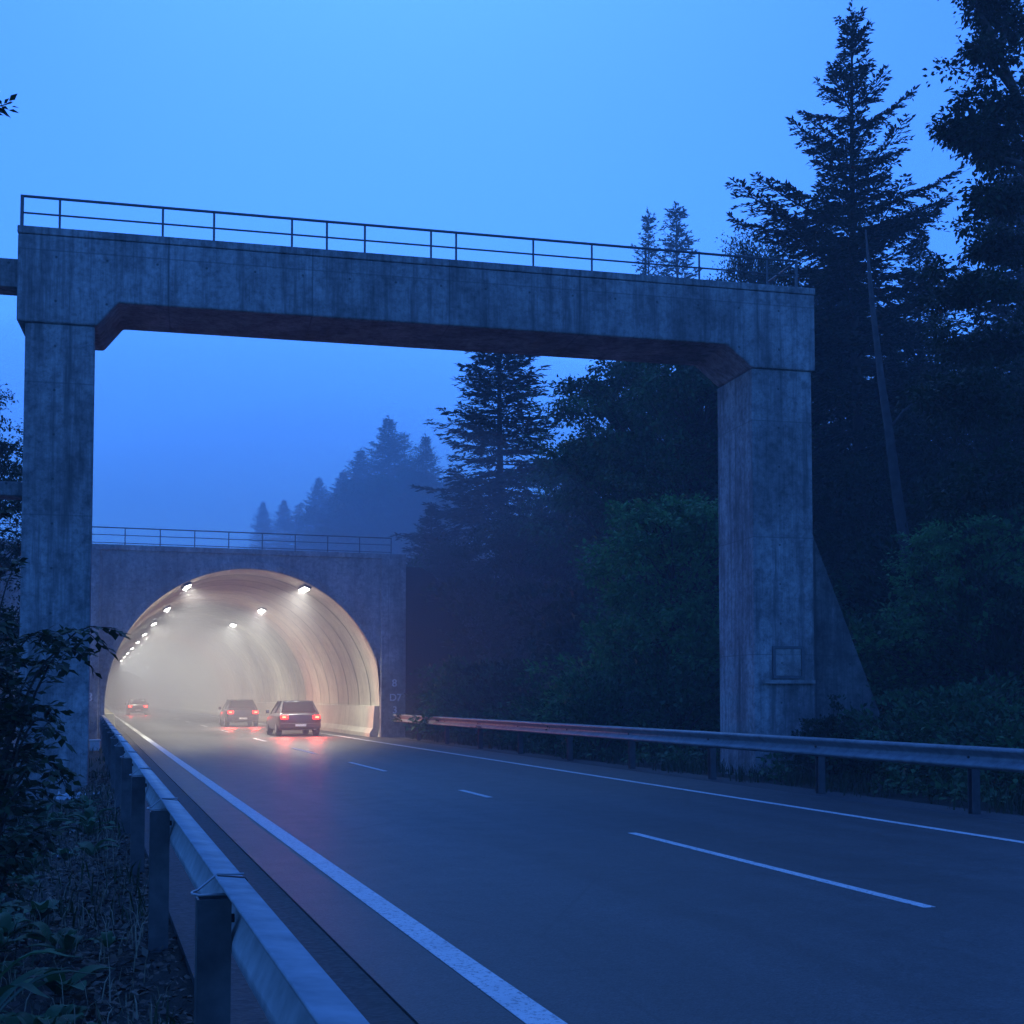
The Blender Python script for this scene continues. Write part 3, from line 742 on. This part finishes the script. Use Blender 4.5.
# overhanging twig, top left, from a tree beside the camera
x0, y0_ = spot(-130, 11)
def relt(u, v, d): x, y = spot(u, d, v); return (x-x0, y-y0_, topz(v, d)-gz(x0, y0_))
sp = [([relt(-120,160,11), relt(-60,130,11), relt(-20,112,11), relt(8,104,11)], 0, .1)]
b = MB(); b.tube([(0,0,-.2), (-.05,0,3), relt(-125,300,11), relt(-120,160,11), relt(-110,20,11)], [.11,.09,.07,.05,.03], 9)
limbs = [[relt(-120,165,11), relt(-70,135,11), relt(-25,113,11), relt(12,103,11)], [relt(-122,240,11), relt(-90,200,11.3), relt(-60,190,11.5)], [relt(-118,110,11), relt(-80,70,11), relt(-50,50,11)]]
C = []; A = []
rg = np.random.default_rng(3)
for li in limbs:
    b.tube(li, list(np.linspace(.022,.004,len(li))), 5, caps=False)
    P = [np.array(p) for p in li]
    for k in range(70):
        u = rg.uniform(.35, .99)*(len(P)-1); i = int(u); c = P[i] + (P[i+1]-P[i])*(u-i); fw = unit(P[i+1]-P[i])
        sd = rg.normal(size=3); a = fw*.6 + unit(sd)*.8; C.append(c + unit(sd)*rg.uniform(0,.10)); A.append(a)
C = np.array(C); A = np.array(A); L = rg.uniform(.06, .11, len(C))
tree_obj('young_tree', (x0, y0_, gz(x0, y0_)), mesh_of(b, 'young_trunk', M['bark']), quads_mesh('young_crown', leaves(C, A, L, L*.24, .5, rg), M['leaf_dark']), 'slender tree whose leafy twig enters at the upper left edge', 'tree')

# --- near shrub on the left with arching branches
def arching_shrub(pos, stems, seed, mat, leafl=.10, name='leafy_shrub', label='', cat='shrub'):
    rg = np.random.default_rng(seed); b = MB(); C = []; A = []; Ls = []
    for tip, ctrl, nl in stems:
        p0 = np.array([rg.normal()*.08, rg.normal()*.08, -.1]); c = np.array(ctrl); t_ = np.array(tip)
        us = np.linspace(0, 1, 12); pts = ((1-us)**2)[:, None]*p0 + (2*us*(1-us))[:, None]*c + (us**2)[:, None]*t_
        b.tube([tuple(p) for p in pts], list(np.linspace(.016, .003, 12)), 5, caps=False)
        for k in range(nl):
            u = rg.uniform(.30, 1.0)
            q = (1-u)**2*p0 + 2*u*(1-u)*c + u**2*t_; fw = unit(2*(1-u)*(c-p0) + 2*u*(t_-c))
            sd = np.cross(fw, [0,0,1]); sd = unit(sd)*(1 if k % 2 else -1)
            tw = unit(sd + fw*.5 + np.array([0,0,rg.normal()*.35-.1])); tl = rg.uniform(.12, .36)*(1.15-u*.6)
            b.tube([tuple(q), tuple(q+tw*tl*.5), tuple(q+tw*tl-np.array([0,0,.04]))], [.004,.003,.002], 3, caps=False)
            m = int(tl/.035)+2
            for i in range(m):
                w = (i+1)/m; pp = q + tw*tl*w - np.array([0,0,.04*w*w]); s_ = 1 if i % 2 else -1
                perp = unit(np.cross(tw, [0,0,1]) + rg.normal(size=3)*.2)*s_
                C.append(pp); A.append(unit(tw*.6 + perp*.8 + np.array([0,0,-.35])) if i < m-1 else tw); Ls.append(leafl*rg.uniform(.7, 1.2))
    C = np.array(C); A = np.array(A); Ls = np.array(Ls)
    e = empty(name, pos, label=label, cat=cat)
    for nm, me in (('stems', mesh_of(b, 'stems', M['bark'])), ('leaves', quads_mesh('leaves', leaves(C, A, Ls, Ls*.27, .4, rg), mat))):
        o = bpy.data.objects.new(nm, me); COL.objects.link(o); o.parent = e
    return e
sx, sy = spot(-25, 9.2); szz = gz(sx, sy)
def rs(u, v, d): x, y = spot(u, d, v); return (x-sx, y-sy, topz(v, d)-szz)
st = [(rs(104,628,8.6), rs(30,600,8.8), 22), (rs(82,655,8.4), rs(20,600,8.6), 20), (rs(60,665,8.8), rs(0,620,9), 16), (rs(58,735,8.4), rs(15,650,8.5), 20), (rs(46,640,9.2), rs(0,590,9.3), 18),
      (rs(48,712,8.8), rs(0,660,8.8), 18), (rs(60,775,8.3), rs(15,700,8.3), 20), (rs(20,560,9.6), rs(-20,600,9.5), 18), (rs(6,500,9.8), rs(-20,560,9.8), 18), (rs(-20,540,9), rs(-30,650,9), 18),
      (rs(40,800,8.2), rs(0,740,8.2), 18), (rs(30,760,9.5), rs(0,700,9.5), 18), (rs(52,850,8.4), rs(20,780,8.4), 18), (rs(10,640,8.6), rs(-10,700,8.6), 18), (rs(20,700,9.6), rs(-10,760,9.6), 20)]
rg = np.random.default_rng(9)
for k in range(24):
    u_, v_ = rg.uniform(-60, 24), rg.uniform(620, 880); d_ = rg.uniform(8.2, 10)
    st.append((rs(u_, v_, d_), rs(u_-25, v_-30, d_), 14))
arching_shrub((sx, sy, szz), st, 4, M['leaf_dark'], .085, label='near bushy shrub with arching leafy sprays at the left edge')

# --- understory shrubs on the right bank (several kinds, copies share meshes)
def bush(Rb, H, seed, mat, n, leafl):
    rg = np.random.default_rng(seed); b = MB(); C = []; A = []
    for k in range(26):
        az = rg.uniform(0, 6.28); r = Rb*rg.uniform(.2, 1); tz = H*(1-.55*(r/Rb)**2)*rg.uniform(.55, 1.05)
        tip = np.array([math.cos(az)*r, math.sin(az)*r, tz]); mid = tip*np.array([.4,.4,.65])
        b.tube([(0,0,-.1), tuple(mid), tuple(tip)], [.03,.018,.006], 4, caps=False)
        m = n//26; kk = rg.integers(0, 5, m); cc = tip*np.linspace(.5, 1.02, 5)[:, None] + rg.normal(size=(5, 3))*np.array([.16,.16,.10])*Rb
        Q = cc[kk] + rg.normal(size=(m, 3))*np.array([.085,.085,.045])*Rb
        C.append(Q); A.append(unit(Q - np.array([0,0,H*.2])) + rg.normal(size=(m, 3))*.55)
    C = np.concatenate(C); A = np.concatenate(A); k = C[:, 2] > .03; C = C[k]; A = A[k]; L = leafl*rg.uniform(.6, 1.3, len(C))
    return mesh_of(b, 'bush_stems', M['bark']), quads_mesh('bush_leaves', leaves(C, A, L, L*.30, .5, rg), mat)
BK = [bush(1.5, 1.9, 51, M['leaf'], 6500, .12), bush(1.2, 2.4, 52, M['leaf_dark'], 6500, .11), bush(1.7, 1.5, 53, M['leaf'], 6500, .13), bush(1.4, 2.2, 54, M['leaf_bright'], 6500, .11)]
def put_bush(k, u, d, sc, label, group='shrubs along the bank behind the right guardrail'):
    x, y = spot(u, d); z = gz(x, y)
    e = empty('shrub', (x, y, z), rng.uniform(0, 6.3), label=label, cat='shrub', group=group); e.scale = (sc, sc, sc)
    for nm, me in (('stems', BK[k][0]), ('leaves', BK[k][1])):
        o = bpy.data.objects.new(nm, me); COL.objects.link(o); o.parent = e
put_bush(3, 628, 40, 1.9, 'round pale green shrub standing out left of the right pillar')
put_bush(0, 600, 36, 1.2, 'low shrub at the foot of the round pale green one')
put_bush(0, 680, 36, 1.5, 'shrub close against the left face of the right pillar')
put_bush(2, 560, 42, 1.4, 'shrub below the middle conifer, behind the guardrail')
put_bush(1, 520, 46, 1.5, 'dark shrub left of centre on the bank')
put_bush(0, 478, 48, 1.5, 'dark shrub second from the tunnel corner')
put_bush(1, 447, 50, 1.2, 'reddish-lit shrub nearest the tunnel corner')
put_bush(0, 655, 44, 2.2, 'tall shrub behind the round pale green one')
put_bush(1, 585, 48, 2.2, 'tall dim shrub beneath the leafy trees')
put_bush(1, 500, 54, 2.4, 'tall dim shrub beneath the tall conifer')
put_bush(1, 832, 26, .62, 'dark young shrub in front of the sloping buttress')
put_bush(1, 815, 25.5, .45, 'small sprig at the foot of the hatch in the pillar')
put_bush(2, 905, 26, 1.1, 'shrub on the bank just right of the buttress')
put_bush(0, 960, 24, 1.0, 'shrub on the bank above the guardrail near the right edge')
put_bush(2, 1015, 22, 1.0, 'shrub cut by the right edge above the guardrail')
put_bush(0, 880, 31, 1.5, 'shrub higher up the bank at the leaning trunk')
put_bush(3, 950, 30, 1.5, 'paler shrub halfway up the bank at right')
put_bush(1, 1005, 28, 1.6, 'dark tall shrub high on the bank at the right edge')
put_bush(1, 925, 35, 2.0, 'dark shrub behind the leaning trunk')
put_bush(2, 990, 36, 2.2, 'broad shrub deep in shade at upper right of the bank')

# undergrowth: a mass of ferns and low leaves over the bank
def undergrowth():
    rg = np.random.default_rng(61); n = 2300; C = []; A = []; Ls = []
    k = 0
    X = rg.uniform(12.4, 34, n*2); Y = rg.uniform(8, 62, n*2)
    for x, y in zip(X, Y):
        u = 512 + 1300*((.951*x-.309*y)/(.309*x+.951*y))
        if u < 395 or u > 1090: continue
        if math.sin(x*1.9+y*.5)+math.sin(y*1.35-x*.8) < -.1: continue
        if 13.2 < x < 17.2 and 24.6 < y < 27.6: continue
        m = 26; h = .25 + .5*rg.random()*(1.6 if x > 15 else .7)
        z = gz(x, y); a = rg.normal(size=(m, 3)); a[:, 2] = np.abs(a[:, 2])*.9+.2; a = unit(a)
        C.append(np.array([x, y, z]) + a*h*rg.uniform(.1, 1.0, (m, 1))); A.append(a + rg.normal(size=(m, 3))*.4 - np.array([0,0,.3])); Ls.append(np.full(m, .13)*rg.uniform(.6, 1.5, m))
        k += 1
        if k > n: break
    C = np.concatenate(C); A = np.concatenate(A); Ls = np.concatenate(Ls)
    me = quads_mesh('undergrowth', leaves(C, A, Ls, Ls*.27, .5, rg), M['leaf'])
    o = bpy.data.objects.new('undergrowth', me); COL.objects.link(o)
    tag(o, 'dense low undergrowth and ferns covering the wooded bank', 'undergrowth', kind='stuff')
undergrowth()

# grass on the verges
def grass(name, n, xr, yr, hr_, mat, label, seed, w=.008, keep=None):
    rg = np.random.default_rng(seed)
    X = rg.uniform(*xr, n); Y = yr[0] + (yr[1]-yr[0])*rg.random(n)**1.5
    d = np.sin(X*2.3+1)*np.cos(Y*1.1) + np.sin(X*5.1)*np.sin(Y*3.3)*.5
    if keep: k = keep(X, Y, d, rg); X = X[k]; Y = Y[k]
    n = len(X); Z = np.array([gz(a, b_) for a, b_ in zip(X, Y)]) - .02
    az = rg.uniform(0, 6.283, n); H = rg.uniform(*hr_, n); ln = rg.uniform(.15, .8, n)*H
    D = np.stack([np.cos(az), np.sin(az), np.zeros(n)], 1); B = np.stack([-np.sin(az), np.cos(az), np.zeros(n)], 1)*(w*rg.uniform(.6, 1.5, n))[:, None]
    P0 = np.stack([X, Y, Z], 1); P1 = P0 + D*(ln*.35)[:, None] + np.array([0,0,1])*(H*.65)[:, None]; P2 = P0 + D*ln[:, None] + np.array([0,0,1])*(H*.95)[:, None]
    Q = np.concatenate([np.stack([P0-B, P0+B, P1+B*.8, P1-B*.8], 1), np.stack([P1-B*.8, P1+B*.8, P2+B*.15, P2-B*.15], 1)])
    o = bpy.data.objects.new(name, quads_mesh(name, Q, mat)); COL.objects.link(o)
    return tag(o, label, 'grass', kind='stuff')
grass('grass', 12000, (-4.5, .45), (5.5, 42), (.06, .24), M['grassm'], 'dark tufts of grass along the left verge', 71,
      keep=lambda X, Y, d, rg: (d + rg.normal(size=len(X))*.5 > np.where(X > -.75, .55, -.6)))
grass('dry_grass', 700, (-.7, .4), (5.5, 24), (.06, .26), M['straw'], 'thin dry stalks scattered on bare earth by the guardrail posts', 72, .0035)
grass('grass', 30000, (11.8, 17), (9, 50), (.04, .34), M['grassm'], 'grass along the foot of the bank behind the right guardrail', 73, .010,
      keep=lambda X, Y, d, rg: (d + rg.normal(size=len(X))*.6 > .15) & (X > 12.05 + .35*np.sin(Y*1.9) + .2*np.sin(Y*4.7)))

# fallen leaves, bits of bark and stones on the bare earth
def litter_mat():
    m, nt, p = new_mat('dead_leaves'); g_ = N(nt, 'ShaderNodeNewGeometry')
    nt.links.new(ramp(nt, g_.outputs['Random Per Island'], [(0, (.02,.014,.01)), (.4, (.07,.042,.025)), (.75, (.12,.075,.04)), (1, (.17,.14,.10))]), p.inputs['Base Color']); p.inputs['Roughness'].default_value = .7
    return m
rg = np.random.default_rng(91); n = 12000
X = np.where(rg.random(n) < .75, rg.normal(.12, .42, n), rg.uniform(-1.8, .55, n)); Y = 5 + 26*rg.random(n)**1.5
k = X < .58; X = X[k]; Y = Y[k]; n = len(X)
C = np.stack([X, Y, np.array([gz(a, b_) for a, b_ in zip(X, Y)]) - .07 + rg.uniform(.003, .03, n) + .05*(X < .1)], 1)
A = rg.normal(size=(n, 3)); A[:, 2] *= .35; L = rg.uniform(.02, .09, n)
o = bpy.data.objects.new('leaf_litter', quads_mesh('leaf_litter', leaves(C, A, L, L*rg.uniform(.12, .4, n), .5, rg), litter_mat())); COL.objects.link(o)
tag(o, 'brown fallen leaves and bark crumbs on the bare earth by the left guardrail', 'leaf litter', kind='stuff')

# broad-leaved weeds on the left verge
def weed(seed, n, L, Hh, mat, wide=.30):
    rg = np.random.default_rng(seed); b = MB(); V = []; F = []
    for k in range(n):
        az = rg.uniform(0, 6.28); el = rg.uniform(.35, 1.25); l = L*rg.uniform(.6, 1.15); d = np.array([math.cos(az), math.sin(az), 0]); sd = np.array([-d[1], d[0], 0])
        m = 9; ps = []
        for i in range(m+1):
            u = i/m; r = l*u*math.cos(el*(1-.3*u)); z = Hh*math.sin(min(1.9, u*2.1))*math.sin(el)*1.0
            ww = wide*l*math.sin(math.pi*min(1, .06+.94*u))**.8*.5
            c = d*r + np.array([0,0,z]); ps.append((c+sd*ww+np.array([0,0,ww*.35]), c, c-sd*ww+np.array([0,0,ww*.35])))
        n0 = len(V)
        for p in ps: V += [tuple(q) for q in p]
        for i in range(m):
            for j in (0, 1): F.append((n0+3*i+j, n0+3*i+j+1, n0+3*i+3+j+1, n0+3*i+3+j))
    b.add(V, F); me = mesh_of(b, 'weed_leaves', mat); return me
wd = [weed(81, 11, .38, .22, M['fern']), weed(82, 14, .22, .12, M['fern'], .55), weed(83, 8, .75, .50, M['fern'], .09), weed(84, 9, .30, .16, M['leaf'], .4)]
rg = np.random.default_rng(19)
wl = [('broad-leaved weed', 0), ('small round-leaved weed', 1), ('long arching strap-leaved plant', 2), ('leafy weed', 3)]
def put_weed(k, x, y, s, label):
    o = bpy.data.objects.new('weed', wd[k]); COL.objects.link(o); o.location = (x, y, gz(x, y)-.02); o.rotation_euler = (0, 0, rg.uniform(0, 6.28)); o.scale = (s, s, s)
    tag(o, label, 'plant', 'weeds on the left verge')
put_weed(2, -.62, 7.6, 1.25, 'long strap-leaved plant arching at the lower left corner')
put_weed(0, -.33, 7.35, .85, 'large broad-leaved weed at the bottom beside the strap-leaved plant')
put_weed(0, -.55, 8.0, .8, 'broad-leaved weed just behind the strap-leaved plant')
put_weed(1, -.10, 7.5, .8, 'small round-leaved weed at the bottom near the first post')
for i in range(110):
    x = rg.uniform(-1.7, .15); y = 6.8 + 15*rg.random()**1.4; 
    if -.6 < x < 0.25 and y < 15 and i % 3: x -= .7
    put_weed(int(rg.choice([0,1,1,3,3])), x, y, rg.uniform(.6, 1.35), 'low leafy weed in the ground cover of the left verge')

# litter
o = MB(); n = 9; V = []; F = []; rg = np.random.default_rng(5)
for j in range(n):
    for i in range(n*2): V.append((i*.045, j*.03 + rg.normal()*.006, .04 + .13*math.sin(j*.8)*abs(math.sin(i*1.3)) + rg.random()*.05))
for j in range(n-1):
    for i in range(n*2-1): F.append((j*2*n+i, j*2*n+i+1, (j+1)*2*n+i+1, (j+1)*2*n+i))
o.add(V, F); x, y = spot(58, 22.5); pl = o.build('plastic_sheet', M['paper'], loc=(x, y, gz(x, y)+.02)); pl.modifiers.new('s','SOLIDIFY').thickness = .006
tag(pl, 'pale crumpled plastic sheet lying at the foot of the left pillar', 'litter')
for k, (u, d, s) in enumerate(((72, 17, .10), (95, 16.5, .13), (60, 14.8, .16))):
    x, y = spot(u, d); q = MB(); V = [(0,0,0),(s,.0,.03),(s*1.1,s*.6,.01),(s*.2,s*.7,.05),(s*.6,s*.3,.07)]; q.add(V, [(0,1,4),(1,2,4),(2,3,4),(3,0,4)])
    w_ = q.build('litter', M['paper'], loc=(x, y, gz(x, y)+.02)); w_.modifiers.new('s','SOLIDIFY').thickness = .003
    tag(w_, ['small pale scrap lying among the weeds, farthest back', 'small pale scrap right of the other two in the weeds', 'flat pale scrap nearest the camera on the left verge'][k], 'litter', 'pale scraps on the verge')
x, y = spot(96, 40); q = MB(); q.box(-.25,.25,-.2,.2,0,.35); q.box(-.27,.27,-.22,.22,.352,.40)
e = empty('utility_box', (x, y, gz(x, y)-.03), label='small pale box on the verge left of the tunnel mouth', cat='box'); MB().box(-.15,.15,-.15,.15,0,.30).build('box_body', M['paper'], e, bevel=.02); MB().box(-.17,.17,-.17,.17,.302,.34).build('lid', M['white_paint'], e, bevel=.01)

# ------------------------------------------------------------------ air
def volume(name, b, dens, col, label, aniso=0.0):
    m = bpy.data.materials.new(name); m.use_nodes = True; nt = m.node_tree
    nt.nodes.remove(nt.nodes['Principled BSDF'])
    v = N(nt, 'ShaderNodeVolumePrincipled'); v.inputs['Density'].default_value = dens; v.inputs['Color'].default_value = (*col, 1); v.inputs['Anisotropy'].default_value = aniso
    nt.links.new(v.outputs[0], nt.nodes['Material Output'].inputs['Volume'])
    o = b.build(name, m); tag(o, label, 'haze', kind='stuff'); return o
volume('haze', MB().box(-170, 190, -60, 430, -3, 64), .0020, (.86,.92,1.0), 'thin blue evening haze in the air')
am = [(x, z) for x, z in arc(5.25, 40, .03)]
volume('mist', MB().prism(am, 52.9, 261), .0042, (.93,.94,1.0), 'thick pale mist filling the tunnel', .2)
def ball(c, r, n=28):
    b = MB(); vs = []; fs = []; m = n//2
    for i in range(m+1):
        a = math.pi*i/m
        for k in range(n):
            p = 2*math.pi*k/n; vs.append((c[0]+r[0]*math.sin(a)*math.cos(p), c[1]+r[1]*math.sin(a)*math.sin(p), c[2]+r[2]*math.cos(a)))
    for i in range(m):
        for k in range(n): fs.append((i*n+k, i*n+(k+1) % n, (i+1)*n+(k+1) % n, (i+1)*n+k))
    return b.add(vs, fs)
volume('mist', ball((9, 51.5, 3), (14, 16, 10)), .0085, (.93,.94,1.0), 'pale mist spilling out of the tunnel mouth over the road', .2)
volume('mist', ball((18, 165, 6), (95, 95, 34)), .0060, (.88,.93,1.0), 'blue mist bank lying in the trees beyond the tunnel', .2)

# ------------------------------------------------------------------ light, sky
SUN_EL, SUN_ROT = R(50), R(12)
w = bpy.data.worlds.new('World'); S.world = w; w.use_nodes = True; nt = w.node_tree
bg = nt.nodes['Background']; sk = N(nt, 'ShaderNodeTexSky', sky_type='NISHITA'); sk.sun_disc = False
sk.sun_elevation = SUN_EL; sk.sun_rotation = SUN_ROT; sk.air_density = 1.0; sk.dust_density = .9; sk.ozone_density = 6
tint = mixc(nt, 1.0, sk.outputs[0], (.275, .79, 1.86), 'MULTIPLY')
nt.links.new(tint, bg.inputs[0]); bg.inputs[1].default_value = .138
sl = bpy.data.lights.new('sun', 'SUN'); sl.energy = .05; sl.angle = R(25); sl.color = (.45,.68,1.0)
so = bpy.data.objects.new('sun', sl); COL.objects.link(so)
sd = Vector((math.sin(SUN_ROT)*math.cos(R(50)), math.cos(SUN_ROT)*math.cos(R(50)), math.sin(R(50))))
so.rotation_euler = (-sd).to_track_quat('-Z', 'Y').to_euler()

# ------------------------------------------------------------------ camera
cam = bpy.data.cameras.new('camera'); co = bpy.data.objects.new('camera', cam); COL.objects.link(co); S.camera = co
cam.sensor_width = 36; cam.lens = 36*1300/1024; cam.clip_end = 2000; cam.clip_start = .05
co.location = (0, 0, 1.6); co.rotation_euler = (R(90)+math.atan(.05), 0, -math.atan(.3252))
cam.shift_y = 120/1024
S.view_settings.view_transform = 'Standard'; S.view_settings.look = 'None'; S.view_settings.exposure = 0; S.view_settings.gamma = 1
S.cycles.max_bounces = 8; S.cycles.volume_bounces = 2; S.cycles.transparent_max_bounces = 8; S.cycles.diffuse_bounces = 3; S.cycles.glossy_bounces = 3
S.cycles.sample_clamp_indirect = 4
S.cycles.use_denoising = True
